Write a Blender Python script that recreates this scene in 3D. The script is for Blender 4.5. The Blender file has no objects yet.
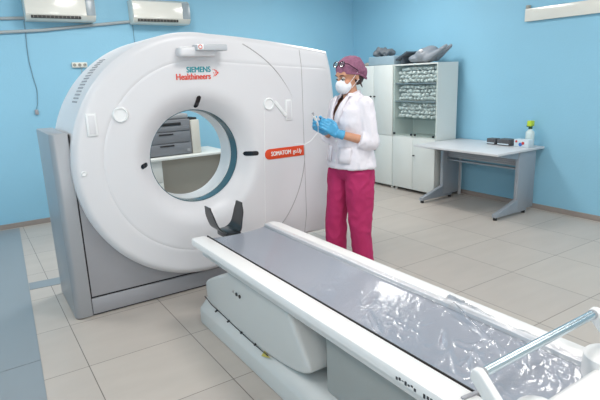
import bpy, bmesh, math, random
from mathutils import Vector, Matrix, noise
random.seed(7)
PI = math.pi
scn = bpy.context.scene
C = scn.collection

# ------------------------------------------------------------------ materials
def srgb(r, g, b):
    f = lambda c: (c/12.92 if c <= .04045 else ((c+.055)/1.055)**2.4)
    return (f(r/255), f(g/255), f(b/255), 1)

def mat(name, col, rough=.5, metal=0., bump=0., bscale=30., var=0., vscale=4., spec=.5, coat=0.):
    m = bpy.data.materials.new(name); m.use_nodes = True
    nt = m.node_tree; b = nt.nodes['Principled BSDF']
    b.inputs['Base Color'].default_value = col
    b.inputs['Roughness'].default_value = rough
    b.inputs['Metallic'].default_value = metal
    b.inputs['Specular IOR Level'].default_value = spec
    b.inputs['Coat Weight'].default_value = coat
    tc = nt.nodes.new('ShaderNodeTexCoord')
    if var > 0:
        n = nt.nodes.new('ShaderNodeTexNoise'); n.inputs['Scale'].default_value = vscale
        n.inputs['Detail'].default_value = 4
        nt.links.new(tc.outputs['Object'], n.inputs['Vector'])
        mx = nt.nodes.new('ShaderNodeMix'); mx.data_type = 'RGBA'
        mx.inputs[6].default_value = tuple(c*(1-var) for c in col[:3])+(1,)
        mx.inputs[7].default_value = tuple(min(1, c*(1+var)) for c in col[:3])+(1,)
        nt.links.new(n.outputs['Fac'], mx.inputs[0]); nt.links.new(mx.outputs[2], b.inputs['Base Color'])
    if bump > 0:
        n = nt.nodes.new('ShaderNodeTexNoise'); n.inputs['Scale'].default_value = bscale
        nt.links.new(tc.outputs['Object'], n.inputs['Vector'])
        bp = nt.nodes.new('ShaderNodeBump'); bp.inputs['Strength'].default_value = bump
        bp.inputs['Distance'].default_value = .01
        nt.links.new(n.outputs['Fac'], bp.inputs['Height']); nt.links.new(bp.outputs['Normal'], b.inputs['Normal'])
    return m

M = {}
M['wall'] = mat('blue_wall_paint', srgb(144, 197, 221), .55, bump=.15, bscale=60, var=.03, vscale=2)
M['wallwhite'] = mat('white_wall_paint', srgb(232, 229, 224), .7, var=.02)
M['ceiling'] = mat('ceiling_paint', srgb(236, 236, 234), .8, var=.02)
M['skirting'] = mat('skirting_tile', srgb(150, 140, 134), .5, var=.08, vscale=9)
M['shell'] = mat('gantry_white_plastic', srgb(225, 223, 225), .34, var=.006, vscale=3)
M['shell_light'] = mat('white_plastic_gloss', srgb(240, 240, 240), .3, var=.006)
M['seam'] = mat('pale_seam_shadow_gap', srgb(176, 172, 172), .6, var=.02)
M['black'] = mat('black_rubber_and_gap_shade', srgb(22, 20, 22), .6, var=.1)
M['greypaint'] = mat('silver_grey_paint', srgb(164, 166, 170), .36, metal=.3, var=.03, vscale=5)
M['silverbar'] = mat('silver_bar', srgb(196, 198, 202), .35, metal=.1, var=.02)
M['greypanel'] = mat('grey_panel_paint', srgb(158, 157, 161), .5, metal=.1, var=.03, vscale=6)
M['teal'] = mat('teal_scan_window', srgb(62, 100, 112), .18, var=.08, vscale=5)
M['orange'] = mat('orange_label', srgb(226, 74, 32), .45, var=.04)
M['lettering_white'] = mat('white_lettering', srgb(245, 240, 235), .5, var=.01)
M['lettering_teal'] = mat('teal_lettering', srgb(40, 150, 160), .5, var=.01)
M['lettering_red'] = mat('red_lettering', srgb(226, 78, 60), .5, var=.01)
M['lettering_dark'] = mat('dark_lettering', srgb(50, 52, 60), .5, var=.01)
M['sensor'] = mat('dark_sensor_glass', srgb(26, 24, 30), .15, var=.2, vscale=40)
M['tablewhite'] = mat('table_white_enamel', srgb(233, 230, 228), .3, var=.006)
M['pedestal'] = mat('pedestal_pale_grey', srgb(204, 205, 203), .36, var=.015, vscale=4)
M['bedshade'] = mat('pedestal_grey_bed_shade', srgb(160, 163, 161), .5, var=.02)  # pedestal grey darkened for the shade beneath the deck
M['mattress'] = mat('grey_mattress_vinyl', srgb(176, 180, 188), .5, bump=.1, bscale=80, var=.03, vscale=7)
M['steel'] = mat('brushed_steel_tube', srgb(205, 218, 224), .24, metal=.85, var=.05, vscale=30)
M['carbon'] = mat('black_carbon_shell', srgb(22, 25, 29), .28, var=.2, vscale=25)
M['cabwhite'] = mat('cabinet_white_laminate', srgb(222, 225, 221), .45, var=.01)
M['desktop'] = mat('desktop_pale_laminate', srgb(214, 214, 216), .35, var=.02, vscale=8)
M['deskmetal'] = mat('desk_grey_metal', srgb(160, 166, 174), .4, metal=.25, var=.03)
M['foot'] = mat('black_foot_plastic', srgb(28, 28, 30), .5, var=.05)
M['knob'] = mat('dark_metal_knob', srgb(70, 70, 72), .35, metal=.7, var=.05)
M['packet'] = mat('white_packet_film', srgb(236, 238, 238), .35, bump=.6, bscale=70, var=.14, vscale=40)
M['bag'] = mat('dark_grey_bag', srgb(112, 118, 124), .55, bump=.8, bscale=50, var=.25, vscale=24)
M['boxblue'] = mat('blue_grey_foam_box', srgb(150, 172, 184), .6, var=.06, vscale=12)
M['darkpanel'] = mat('dark_slate_panel', srgb(72, 80, 88), .4, var=.12, vscale=14)
M['headrest'] = mat('grey_moulded_headrest', srgb(138, 144, 152), .5, var=.1, vscale=9)
M['acwhite'] = mat('ivory_plastic', srgb(232, 228, 218), .18, var=.01, coat=.3)
M['acgrey'] = mat('grey_display_plastic', srgb(150, 160, 166), .25, var=.06, vscale=20)
M['vent'] = mat('dark_louvre', srgb(52, 50, 48), .6, var=.2, vscale=50)
M['conduit'] = mat('grey_conduit_plastic', srgb(172, 178, 180), .5, var=.03)
M['wire'] = mat('thin_cable', srgb(118, 150, 166), .5, var=.03)
M['socket'] = mat('ivory_socket', srgb(226, 224, 214), .4, var=.01)
M['printer'] = mat('printer_grey', srgb(118, 121, 126), .45, var=.05, vscale=8)
M['printer_lid'] = mat('printer_lid_grey', srgb(148, 150, 152), .45, var=.04)
M['printer_side'] = mat('printer_ivory', srgb(206, 204, 194), .45, var=.03)
M['beige'] = mat('beige_back_board', srgb(166, 162, 152), .6, var=.03)
M['skin'] = mat('skin', srgb(206, 150, 120), .5, var=.05, vscale=20)
M['hair'] = mat('dark_brown_hair', srgb(62, 42, 38), .5, bump=.5, bscale=120, var=.25, vscale=60)
M['cap'] = mat('mauve_cap_cloth', srgb(146, 94, 120), .8, bump=.4, bscale=60, var=.4, vscale=55)
M['mask'] = mat('white_mask_cloth', srgb(240, 240, 244), .75, bump=.2, bscale=90, var=.02)
M['coatcloth'] = mat('white_coat_cotton', srgb(238, 232, 238), .8, bump=.25, bscale=45, var=.02)
M['trousers'] = mat('magenta_cotton', srgb(186, 42, 100), .8, bump=.3, bscale=30, var=.08, vscale=7)
M['glove'] = mat('blue_nitrile', srgb(80, 166, 210), .38, bump=.3, bscale=60, var=.1, vscale=25)
M['frame'] = mat('dark_spectacle_frame', srgb(60, 34, 50), .25, var=.1)
M['eye'] = mat('eye_white', srgb(228, 222, 216), .2, var=.01)
M['lash'] = mat('dark_lash', srgb(40, 26, 24), .6, var=.05)
M['lip'] = mat('lip', srgb(180, 96, 92), .5, var=.03)
M['plate'] = mat('blue_grey_cover_sheet', srgb(140, 147, 152), .35, var=.03, vscale=3)
M['green'] = mat('yellow_green_plastic', srgb(190, 214, 60), .4, var=.05)
M['greendark'] = mat('dark_green_plastic', srgb(30, 80, 60), .4, var=.05)
M['bottle'] = mat('milky_bottle', srgb(206, 222, 222), .3, var=.03)
M['clog'] = mat('white_clog', srgb(228, 226, 222), .5, var=.02)
M['yellow'] = mat('yellow_sticker', srgb(190, 176, 84), .5, var=.02)
M['tissue'] = mat('pale_printed_card', srgb(208, 222, 230), .5, var=.05, vscale=30)
M['red'] = mat('red_print', srgb(200, 60, 60), .5, var=.02)
M['blueprint'] = mat('blue_print', srgb(60, 110, 190), .5, var=.02)
M['speckle'] = mat('speckled_dark_box', srgb(84, 84, 88), .5, var=.5, vscale=90)

def floor_material():
    m = bpy.data.materials.new('large_floor_tiles'); m.use_nodes = True
    nt = m.node_tree; b = nt.nodes['Principled BSDF']
    tc = nt.nodes.new('ShaderNodeTexCoord')
    br = nt.nodes.new('ShaderNodeTexBrick')
    br.offset = 0; br.squash = 1
    br.inputs['Scale'].default_value = 1
    br.inputs['Brick Width'].default_value = .6
    br.inputs['Row Height'].default_value = .6
    br.inputs['Mortar Size'].default_value = .0028
    br.inputs['Mortar Smooth'].default_value = .4
    br.inputs['Color1'].default_value = srgb(192, 183, 174)
    br.inputs['Color2'].default_value = srgb(187, 178, 170)
    br.inputs['Mortar'].default_value = srgb(120, 112, 106)
    nt.links.new(tc.outputs['Object'], br.inputs['Vector'])
    n = nt.nodes.new('ShaderNodeTexNoise'); n.inputs['Scale'].default_value = 2.2; n.inputs['Detail'].default_value = 6
    mp = nt.nodes.new('ShaderNodeMapping'); mp.inputs['Scale'].default_value = (1, 3.5, 1)
    nt.links.new(tc.outputs['Object'], mp.inputs['Vector']); nt.links.new(mp.outputs['Vector'], n.inputs['Vector'])
    mx = nt.nodes.new('ShaderNodeMix'); mx.data_type = 'RGBA'; mx.blend_type = 'MULTIPLY'
    cr = nt.nodes.new('ShaderNodeValToRGB')
    cr.color_ramp.elements[0].position = .3; cr.color_ramp.elements[0].color = (.93, .93, .93, 1)
    cr.color_ramp.elements[1].position = .7; cr.color_ramp.elements[1].color = (1, 1, 1, 1)
    nt.links.new(n.outputs['Fac'], cr.inputs['Fac'])
    mx.inputs[0].default_value = 1
    nt.links.new(br.outputs['Color'], mx.inputs[6]); nt.links.new(cr.outputs['Color'], mx.inputs[7])
    nt.links.new(mx.outputs[2], b.inputs['Base Color'])
    b.inputs['Roughness'].default_value = .42
    b.inputs['Specular IOR Level'].default_value = .4
    bp = nt.nodes.new('ShaderNodeBump'); bp.invert = True; bp.inputs['Strength'].default_value = .3; bp.inputs['Distance'].default_value = .003
    nt.links.new(br.outputs['Fac'], bp.inputs['Height']); nt.links.new(bp.outputs['Normal'], b.inputs['Normal'])
    return m
M['floor'] = floor_material()

def film_material(name, base_fac=.09, tint=(.97, .975, 1, 1), fres=.7, rough=.19, bump=.16):
    m = bpy.data.materials.new(name); m.use_nodes = True
    nt = m.node_tree; nt.nodes.clear()
    out = nt.nodes.new('ShaderNodeOutputMaterial')
    tr = nt.nodes.new('ShaderNodeBsdfTransparent'); tr.inputs['Color'].default_value = tint
    gl = nt.nodes.new('ShaderNodeBsdfGlossy'); gl.inputs['Roughness'].default_value = rough
    lw = nt.nodes.new('ShaderNodeLayerWeight'); lw.inputs['Blend'].default_value = .25
    tc = nt.nodes.new('ShaderNodeTexCoord'); n = nt.nodes.new('ShaderNodeTexNoise'); n.inputs['Scale'].default_value = 22
    n.inputs['Detail'].default_value = 3
    bp = nt.nodes.new('ShaderNodeBump'); bp.inputs['Strength'].default_value = bump; bp.inputs['Distance'].default_value = .006
    nt.links.new(tc.outputs['Object'], n.inputs['Vector']); nt.links.new(n.outputs['Fac'], bp.inputs['Height'])
    nt.links.new(bp.outputs['Normal'], gl.inputs['Normal']); nt.links.new(bp.outputs['Normal'], lw.inputs['Normal'])
    ma = nt.nodes.new('ShaderNodeMath'); ma.operation = 'MULTIPLY_ADD'
    ma.inputs[1].default_value = fres; ma.inputs[2].default_value = base_fac
    nt.links.new(lw.outputs['Fresnel'], ma.inputs[0])
    mx = nt.nodes.new('ShaderNodeMixShader')
    nt.links.new(ma.outputs[0], mx.inputs[0]); nt.links.new(tr.outputs[0], mx.inputs[1]); nt.links.new(gl.outputs[0], mx.inputs[2])
    nt.links.new(mx.outputs[0], out.inputs['Surface'])
    return m
M['film'] = film_material('clear_plastic_film')
M['glass'] = film_material('clear_cabinet_glass', .02, (.95, .98, .97, 1), .35, .03, 0.)

def emit_mat(name, col, s):
    m = bpy.data.materials.new(name); m.use_nodes = True
    b = m.node_tree.nodes['Principled BSDF']
    b.inputs['Emission Color'].default_value = col; b.inputs['Emission Strength'].default_value = s
    return m

# ------------------------------------------------------------------ mesh helpers
def box(bm, x0, x1, y0, y1, z0, z1, bev=0., seg=2, rot=None, piv=None):
    r = bmesh.ops.create_cube(bm, size=1)
    vs = r['verts']
    for v in vs:
        v.co = Vector(((x0+x1)/2+v.co.x*(x1-x0), (y0+y1)/2+v.co.y*(y1-y0), (z0+z1)/2+v.co.z*(z1-z0)))
    if rot is not None:
        p = Vector(piv) if piv is not None else Vector(((x0+x1)/2, (y0+y1)/2, (z0+z1)/2))
        for v in vs: v.co = p + rot @ (v.co-p)
    if bev > 0:
        es = list({e for v in vs for e in v.link_edges})
        bmesh.ops.bevel(bm, geom=es, offset=bev, segments=seg, profile=.5, affect='EDGES')

def tube(bm, pts, r, n=10, cap=True):
    pts = [Vector(p) for p in pts]
    rs = r if isinstance(r, (list, tuple)) else [r]*len(pts)
    rings = []
    up = None
    for i, p in enumerate(pts):
        t = (pts[min(i+1, len(pts)-1)] - pts[max(i-1, 0)]).normalized()
        if up is None:
            up = t.orthogonal().normalized()
        a = (up - t*up.dot(t))
        a = a.normalized() if a.length > 1e-6 else t.orthogonal().normalized()
        up = a; b = t.cross(a)
        rings.append([bm.verts.new(p + (a*math.cos(2*PI*k/n)+b*math.sin(2*PI*k/n))*rs[i]) for k in range(n)])
    for i in range(len(rings)-1):
        for k in range(n):
            bm.faces.new((rings[i][k], rings[i][(k+1) % n], rings[i+1][(k+1) % n], rings[i+1][k]))
    if cap:
        bm.faces.new(rings[0][::-1]); bm.faces.new(rings[-1])

def prism(bm, pts2, a0, a1, axis='y', bev=0., seg=2):
    """extrude a 2D outline along an axis. axis y: pts are (x,z); x: (y,z); z: (x,y)"""
    def P(p, a):
        return Vector((p[0], a, p[1])) if axis == 'y' else (Vector((a, p[0], p[1])) if axis == 'x' else Vector((p[0], p[1], a)))
    A = [bm.verts.new(P(p, a0)) for p in pts2]; B = [bm.verts.new(P(p, a1)) for p in pts2]
    n = len(A)
    fs = [bm.faces.new(A), bm.faces.new(B[::-1])]
    for i in range(n):
        fs.append(bm.faces.new((A[i], B[i], B[(i+1) % n], A[(i+1) % n])))
    bmesh.ops.recalc_face_normals(bm, faces=fs)
    if bev > 0:
        es = list({e for f in fs[:2] for e in f.edges})
        bmesh.ops.bevel(bm, geom=es, offset=bev, segments=seg, profile=.5, affect='EDGES')

def cyl(bm, p0, p1, r0, r1=None, n=24):
    r1 = r0 if r1 is None else r1
    tube(bm, [p0, p1], [r0, r1], n)

def ell(bm, c, r, rot=None, sub=3):
    res = bmesh.ops.create_icosphere(bm, subdivisions=sub, radius=1)
    for v in res['verts']:
        q = Vector((v.co.x*r[0], v.co.y*r[1], v.co.z*r[2]))
        if rot is not None: q = rot @ q
        v.co = q + Vector(c)

def caps(bm, a, b, ra, rb, sub=2):
    a = Vector(a); b = Vector(b)
    tube(bm, [a, b], [ra, rb], 16)
    ell(bm, a, (ra,)*3, sub=sub); ell(bm, b, (rb,)*3, sub=sub)

def link(name, me, m, parent, root):
    o = bpy.data.objects.new(name, me); C.objects.link(o)
    if parent is not None: o.parent = parent
    if m is not None: me.materials.append(m)
    return o

def rootloc(parent):
    v = Vector((0, 0, 0)); p = parent
    while p is not None:
        v += p.location; p = p.parent
    return v

def obj(name, bm, m, parent=None, smooth=35, org=None):
    """vertices are given in world coordinates (unrotated roots); origin = parent's, or org, or the base centre"""
    bmesh.ops.recalc_face_normals(bm, faces=bm.faces[:])
    me = bpy.data.meshes.new(name)
    if parent is not None:
        off = rootloc(parent)
    else:
        if org is None:
            xs = [v.co.x for v in bm.verts]; ys = [v.co.y for v in bm.verts]; zs = [v.co.z for v in bm.verts]
            off = Vector(((min(xs)+max(xs))/2, (min(ys)+max(ys))/2, min(zs)))
        else: off = Vector(org)
    bmesh.ops.translate(bm, verts=bm.verts[:], vec=-off)
    bm.to_mesh(me); bm.free()
    o = link(name, me, m, parent, None)
    if parent is None: o.location = off
    if smooth:
        for p in me.polygons: p.use_smooth = True
        me.set_sharp_from_angle(angle=math.radians(smooth))
    return o

def thing(name, label, cat, loc, group=None):
    o = bpy.data.objects.new(name, None); C.objects.link(o)
    o.empty_display_size = .1
    o.location = loc; o['label'] = label; o['category'] = cat
    if group: o['group'] = group
    return o

def tag(o, label, cat, group=None):
    o['label'] = label; o['category'] = cat
    if group: o['group'] = group
    return o

def struct(name, bm, m, org=(0, 0, 0), smooth=0):
    o = obj(name, bm, m, None, smooth, org); o['kind'] = 'structure'; return o

def remesh(bm, voxel, smooth_it=4, fn=None, sm=.6):
    """fuse overlapping closed shapes into one continuous skin"""
    me = bpy.data.meshes.new('tmp'); bm.to_mesh(me); bm.free()
    o = bpy.data.objects.new('tmp', me); C.objects.link(o)
    a = o.modifiers.new('r', 'REMESH'); a.mode = 'VOXEL'; a.voxel_size = voxel
    if smooth_it:
        s = o.modifiers.new('s', 'SMOOTH'); s.iterations = smooth_it; s.factor = sm
    dg = bpy.context.evaluated_depsgraph_get(); dg.update()
    ev = o.evaluated_get(dg)
    me2 = bpy.data.meshes.new_from_object(ev)
    bpy.data.objects.remove(o); bpy.data.meshes.remove(me)
    b2 = bmesh.new(); b2.from_mesh(me2); bpy.data.meshes.remove(me2)
    if fn:
        b2.normal_update()
        for v in b2.verts: fn(v)
    return b2

def text_obj(name, s, size, loc, m, parent, bold=.0, rot=(PI/2, 0, 0), depth=.0012, align='LEFT', sx=1.):
    cu = bpy.data.curves.new('t', 'FONT'); cu.body = s; cu.size = size; cu.extrude = depth
    cu.align_x = align
    t = bpy.data.objects.new('t', cu); C.objects.link(t)
    dg = bpy.context.evaluated_depsgraph_get(); dg.update()
    me = bpy.data.meshes.new_from_object(t.evaluated_get(dg))
    bpy.data.objects.remove(t)
    from mathutils import Euler
    R = Euler(rot).to_matrix()
    for v in me.vertices: v.co = R @ Vector((v.co.x*sx, v.co.y, v.co.z)) + Vector(loc) - rootloc(parent)
    if bold > 0:
        b_ = bmesh.new()
        for dx, dz in ((-bold, 0), (0, 0), (bold, 0), (0, -bold*.6), (0, bold*.6)):
            n0 = len(b_.verts); b_.from_mesh(me); b_.verts.ensure_lookup_table()
            for v in b_.verts[n0:]: v.co.x += dx; v.co.z += dz; v.co.y += dx*.1+dz*.15
        b_.to_mesh(me); b_.free()
    me.name = name
    me.materials.clear()
    return link(name, me, m, parent, None)

def smoothstep(a, b, x):
    t = max(0., min(1., (x-a)/(b-a))); return t*t*(3-2*t)

# ------------------------------------------------------------------ room
X0, X1, Y0, Y1, H = -2.6, 4.86, -4.6, 3.57, 2.95
bm = bmesh.new(); box(bm, X0-.1, X1+.1, Y0-.1, Y1+.1, -.12, 0); struct('floor', bm, M['floor'])
bm = bmesh.new(); box(bm, X0-.1, X1+.1, Y0-.1, Y1+.1, H, H+.12); struct('ceiling', bm, M['ceiling'])
bm = bmesh.new(); box(bm, X0-.1, X1+.1, Y1, Y1+.12, 0, H); struct('wall_back', bm, M['wall'])
bm = bmesh.new(); box(bm, X1, X1+.12, Y0-.1, Y1, 0, H); struct('wall_right', bm, M['wall'])
bm = bmesh.new(); box(bm, X0-.12, X0, Y0-.1, Y1, 0, H); struct('wall_left', bm, M['wall'])
bm = bmesh.new(); box(bm, X0-.1, X1+.1, Y0-.22, Y0-.1, 0, H); struct('wall_front', bm, M['ceiling'])
bm = bmesh.new(); box(bm, X0, X1, Y1-.014, Y1, 0, .055, .003); struct('baseboard_back', bm, M['skirting'])
bm = bmesh.new(); box(bm, X1-.014, X1, Y0, Y1-.014, 0, .055, .003); struct('baseboard_right', bm, M['skirting'])

# thin blue grey cover sheets over the floor channel at the left
lab = ['blue-grey cover sheet on the floor, nearest the camera at the lower left corner',
       'long blue-grey cover sheet on the floor running back to the wall at the left',
       'short blue-grey cover sheet crossing the floor to the grey gantry column']
def xb(y): return -.048-.0545*(3.33-y)
shapes = [[(-1.3, -2.2), (xb(-2.2), -2.2), (xb(.235), .235), (-1.3, .20)],
          [(-1.3, .206), (xb(.241), .241), (xb(1.436), 1.436), (xb(1.82), 1.82), (xb(3.52), 3.52), (-1.3, 3.52)],
          [(xb(1.44)+.003, 1.44), (.30, 1.40), (.30, 1.56), (xb(1.60)+.003, 1.60)]]
for s_, l_ in zip(shapes, lab):
    bm = bmesh.new(); prism(bm, s_, .0002, .0034, 'z')
    tag(obj('floor_cover_sheet', bm, M['plate']), l_, 'floor cover', 'blue-grey cover sheets on the floor')

# ------------------------------------------------------------------ CT gantry
CX, CZ, RO = 1.0, 1.0, .855
BX, BZ, RB = .993, 1.002, .335
def ztop(x): return 1.852-.04*(x-1)-.06*(x-1)**2
def xr(z): return 2.15+.13*min(.35, max(0, 1.73-z))
def inside(x, z):
    if (x-CX)**2+(z-CZ)**2 <= RO*RO: return True
    return x >= 1 and z <= ztop(x) and z >= .24 and x <= xr(z)
def rout(t):
    c, s = math.cos(t), math.sin(t); lo, hi = .8, 1.9
    for _ in range(40):
        m_ = (lo+hi)/2
        if inside(CX+c*m_, CZ+s*m_): lo = m_
        else: hi = m_
    return lo
FY = .555
def face_y(x, z, d):
    """depth of the front cover at (x, z); d = distance to the outline"""
    y = FY
    rb = math.hypot(x-BX, z-BZ)
    if rb < .50: y += .105*((.50-rb)/.165)**2.0
    rr = math.hypot(x-CX, z-CZ)
    if x < 1: dist = rr-.668
    elif z > 1: dist = z-(1.668-.07*(x-1))
    else: dist = (.332-z) if x < 1.5 else -1
    y += .0035*math.exp(-(dist/.006)**2)
    if dist > 0:
        k = .03+.16*smoothstep(1.0, 1.7, x)
        y += k*dist
    if x > 1.45 and z < .43:
        y += .22*(.43-z)*smoothstep(1.45, 1.6, x)
    if d < .045: y += .04*(1-d/.045)**2
    return y

gan = thing('ct_scanner_gantry', 'large white round-faced CT scanner gantry with grey base and open bore', 'medical scanner', (1.1, .95, 0))
angs = sorted([2*PI*i/300 for i in range(300)] + [math.atan2(.727, 1.15), 2*PI+math.atan2(-.76, 1.1955), 2*PI+math.atan2(-.76, .392)])
rad_abs = [.0, .03, .06, .09, .12, .145, .165]
NR = 34
bm = bmesh.new()
loops = []
def loop(f): loops.append([bm.verts.new(f(t)) for t in angs])
bore_in = lambda y, r=RB: (lambda t: Vector((BX+r*math.cos(t), y, BZ+r*math.sin(t))))
loop(bore_in(1.30, .60)); loop(bore_in(1.15, .46)); loop(bore_in(1.0, .37)); loop(bore_in(.93)); loop(bore_in(.66+.003))
RO_T = {t: rout(t) for t in angs}
# radial stations: fraction from bore edge to outline, with dense stations at the ring groove and rim
def stations(t):
    ro = RO_T[t]
    st = [RB+.02*i for i in range(0, 10)]
    c, s = math.cos(t), math.sin(t)
    if c < 0: g = .668
    elif s >= 0:
        g = .668/max(1e-6, (s+.07*c)) if s+.07*c > .2 else 9
        if g > ro-.06: g = ro-.06
    else:
        g = .668/(-s) if -s > .2 else 9
        if g > ro-.06: g = ro-.06
    mid = [.56+(g-.02-.56)*i/5 for i in range(1, 6)] if g > .62 else [.56+.01*i for i in range(1, 6)]
    gr = [g-.009, g-.004, g, g+.004, g+.009]
    a = g+.009; b = ro-.05
    out = [a+(b-a)*i/8 for i in range(1, 9)]
    rim = [ro-.036, ro-.024, ro-.013, ro-.005, ro]
    return st+mid+gr+out+rim
ST = {t: stations(t) for t in angs}
n_st = len(ST[angs[0]])
for k in range(n_st):
    def f(t, k=k):
        r = ST[t][k]
        w = max(0., min(1., (r-RB)/.3))
        cx = BX+(CX-BX)*w; cz = BZ+(CZ-BZ)*w
        x = cx+r*math.cos(t); z = cz+r*math.sin(t)
        return Vector((x, face_y(x, z, RO_T[t]-r), z))
    loop(f)
loop(lambda t: Vector((CX+RO_T[t]*math.cos(t), 1.27, CZ+RO_T[t]*math.sin(t))))
loop(lambda t: Vector((CX+(RO_T[t]-.03)*math.cos(t), 1.30, CZ+(RO_T[t]-.03)*math.sin(t))))
N = len(angs)
for a, b in zip(loops, loops[1:]):
    for i in range(N): bm.faces.new((a[i], a[(i+1) % N], b[(i+1) % N], b[i]))
a, b = loops[-1], loops[0]
for i in range(N): bm.faces.new((a[i], a[(i+1) % N], b[(i+1) % N], b[i]))
cover = obj('front_cover', bm, M['shell'], gan, 28)

def on_face(x, z, off=.0):
    return Vector((x, face_y(x, z, 1)-off, z))
def ring_band(bm, cx, cz, r0, r1, y0, y1, n=128):
    L = []
    for r, y in ((r0, y0), (r0, y1), (r1, y1), (r1, y0)):
        L.append([bm.verts.new((cx+r*math.cos(2*PI*i/n), y, cz+r*math.sin(2*PI*i/n))) for i in range(n)])
    for k in range(4):
        a, b = L[k], L[(k+1) % 4]
        for i in range(n): bm.faces.new((a[i], a[(i+1) % n], b[(i+1) % n], b[i]))
bm = bmesh.new(); ring_band(bm, BX, BZ, RB-.012, RB-.002, .765, .935); obj('bore_liner', bm, M['shell_light'], gan, 40)
bm = bmesh.new(); ring_band(bm, BX, BZ, RB-.006, RB-.001, .668, .765); obj('scan_window', bm, M['teal'], gan, 40)

# seams on the right hand covers
def arc_pts(r, t0, t1, n=40, off=-.0005):
    return [on_face(CX+r*math.cos(math.radians(t0+(t1-t0)*i/n)), CZ+r*math.sin(math.radians(t0+(t1-t0)*i/n)), off) for i in range(n+1)]
bm = bmesh.new(); tube(bm, arc_pts(.865, 64, 24), [.004*min(1, (41-i)/20) for i in range(41)], 6); obj('curved_seam', bm, M['seam'], gan)
bm = bmesh.new(); tube(bm, arc_pts(.875, -1, -46), [.0012+.0032*min(1, i/12) for i in range(41)], 6); obj('curved_seam', bm, M['seam'], gan)
bm = bmesh.new()
tube(bm, [on_face(1.868-.01*math.exp(-((z-1.70)/.03)**2)*0, z, -.0004) for z in [.26+i*(1.735-.26)/60 for i in range(61)]], .0026, 6)
obj('panel_seam', bm, M['seam'], gan)
bm = bmesh.new()
tube(bm, [on_face(1.52-.05*(1.3-z), z, 0) for z in [.44+i*(1.30-.44)/40 for i in range(41)]], .0022, 6)
obj('panel_edge', bm, M['shell_light'], gan)

# ventilation slots on the rounded top left flank
for k in range(15):
    a = math.radians(150-k*1.75)
    yc = .84+.012*k
    bm = bmesh.new()
    for_rot = Matrix.Rotation(-(a-PI/2), 3, 'Y')
    c = Vector((CX+(RO+.0005)*math.cos(a), yc, CZ+(RO+.0005)*math.sin(a)))
    box(bm, c.x-.005, c.x+.005, yc-.08, yc+.08, c.z-.003, c.z+.002, rot=for_rot)
    obj('vent_slot', bm, M['greypanel'], gan, 0)

# grey column, lower panel, base
bm = bmesh.new()
out = []
for i in range(7):
    t = PI+PI/2*i/6
    out.append((.088+.04*math.cos(t), .68+.04*math.sin(t)))
out += [(.155, .64), (.158, .645), (.158, 1.24)]
for i in range(5):
    t = PI/2+PI/2*i/4
    out.append((.068+.02*math.cos(t), 1.22+.02*math.sin(t)))
prism(bm, out, 0.006, 1.245, 'z', .006); obj('side_column', bm, M['greypaint'], gan, 40)
bm = bmesh.new(); box(bm, .158, .166, .652, 1.2, .02, 1.235); obj('column_gap', bm, M['black'], gan, 0)
bm = bmesh.new()
prism(bm, [(.166, .137), (1.5, .137), (1.5, .5), (.6, .5), (.45, .8), (.4, 1.1), (.33, 1.19), (.166, 1.19)], .648, .9, 'y', .004)
obj('lower_panel', bm, M['greypanel'], gan, 30)
bm = bmesh.new(); box(bm, .16, 2.02, .656, 1.22, .118, .14); obj('base_gap', bm, M['black'], gan, 0)
bm = bmesh.new(); box(bm, .16, 1.72, .643, 1.245, .012, .125, .005); box(bm, 1.6, 2.08, .86, 1.24, .012, .26, .005); obj('base_plinth', bm, M['greypanel'], gan, 30)
bm = bmesh.new(); box(bm, .09, 2.02, .66, 1.22, 0, .014); obj('base_foot_strip', bm, M['black'], gan, 0)

# display bar and its mount at the top of the gantry
bm = bmesh.new(); box(bm, .870, 1.13, .47, .56, 1.688, 1.752, .018, 3); obj('display_mount', bm, M['shell'], gan)
bm = bmesh.new(); box(bm, .975, 1.195, .435, .52, 1.724, 1.766, .008, 3)
dsp = obj('display_bar', bm, M['silverbar'], gan)
bm = bmesh.new()
tube(bm, [(.998+.012*math.cos(2*PI*i/24), .434, 1.748+.012*math.sin(2*PI*i/24)) for i in range(25)], .003, 6, False)
obj('ring_mark', bm, M['lettering_red'], dsp)
bm = bmesh.new(); box(bm, .978, 1.022, .433, .436, 1.731, 1.765, .001); obj('display_badge', bm, M['shell_light'], dsp)

# touch controls, knobs and sensors
def disc_on(name, x, z, r, h, m, parent, n=40):
    bm = bmesh.new(); y = face_y(x, z, 1)
    prof = [(r, 0), (r, -h*.6), (r-.3*h, -h), (r*.78, -h), (r*.74, -h*.55), (0.001, -h*.55)]
    L = []
    for rr, dy in prof: L.append([bm.verts.new((x+rr*math.cos(2*PI*i/n), y+.004+dy, z+rr*math.sin(2*PI*i/n))) for i in range(n)])
    for a, b in zip(L, L[1:]):
        for i in range(n): bm.faces.new((a[i], a[(i+1) % n], b[(i+1) % n], b[i]))
    bm.faces.new(L[-1])
    return obj(name, bm, m, parent, 30)
disc_on('round_speaker', .468, 1.34, .050, .018, M['shell_light'], gan)
disc_on('round_speaker', 1.56, 1.345, .046, .018, M['shell_light'], gan)
def frame_on(name, x0, x1, z0, z1, h, w, lean=0.):
    bm = bmesh.new(); y = face_y((x0+x1)/2, (z0+z1)/2, 1)
    R = Matrix.Rotation(lean, 3, 'Y'); p = ((x0+x1)/2, y, (z0+z1)/2)
    box(bm, x0, x1, y-h, y+.01, z0, z1, .006, 2, R, p)
    o = obj(name, bm, M['shell_light'], gan, 30)
    bm = bmesh.new(); box(bm, x0+w, x1-w, y-h-.002, y-h+.004, z0+w, z1-w, .004, 2, R, p)
    obj('touch_pad', bm, M['shell'], o, 30)
frame_on('control_panel', .258, .322, 1.22, 1.36, .012, .012, math.radians(0))
frame_on('control_panel', 1.705, 1.765, 1.21, 1.37, .008, .012)
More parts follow.
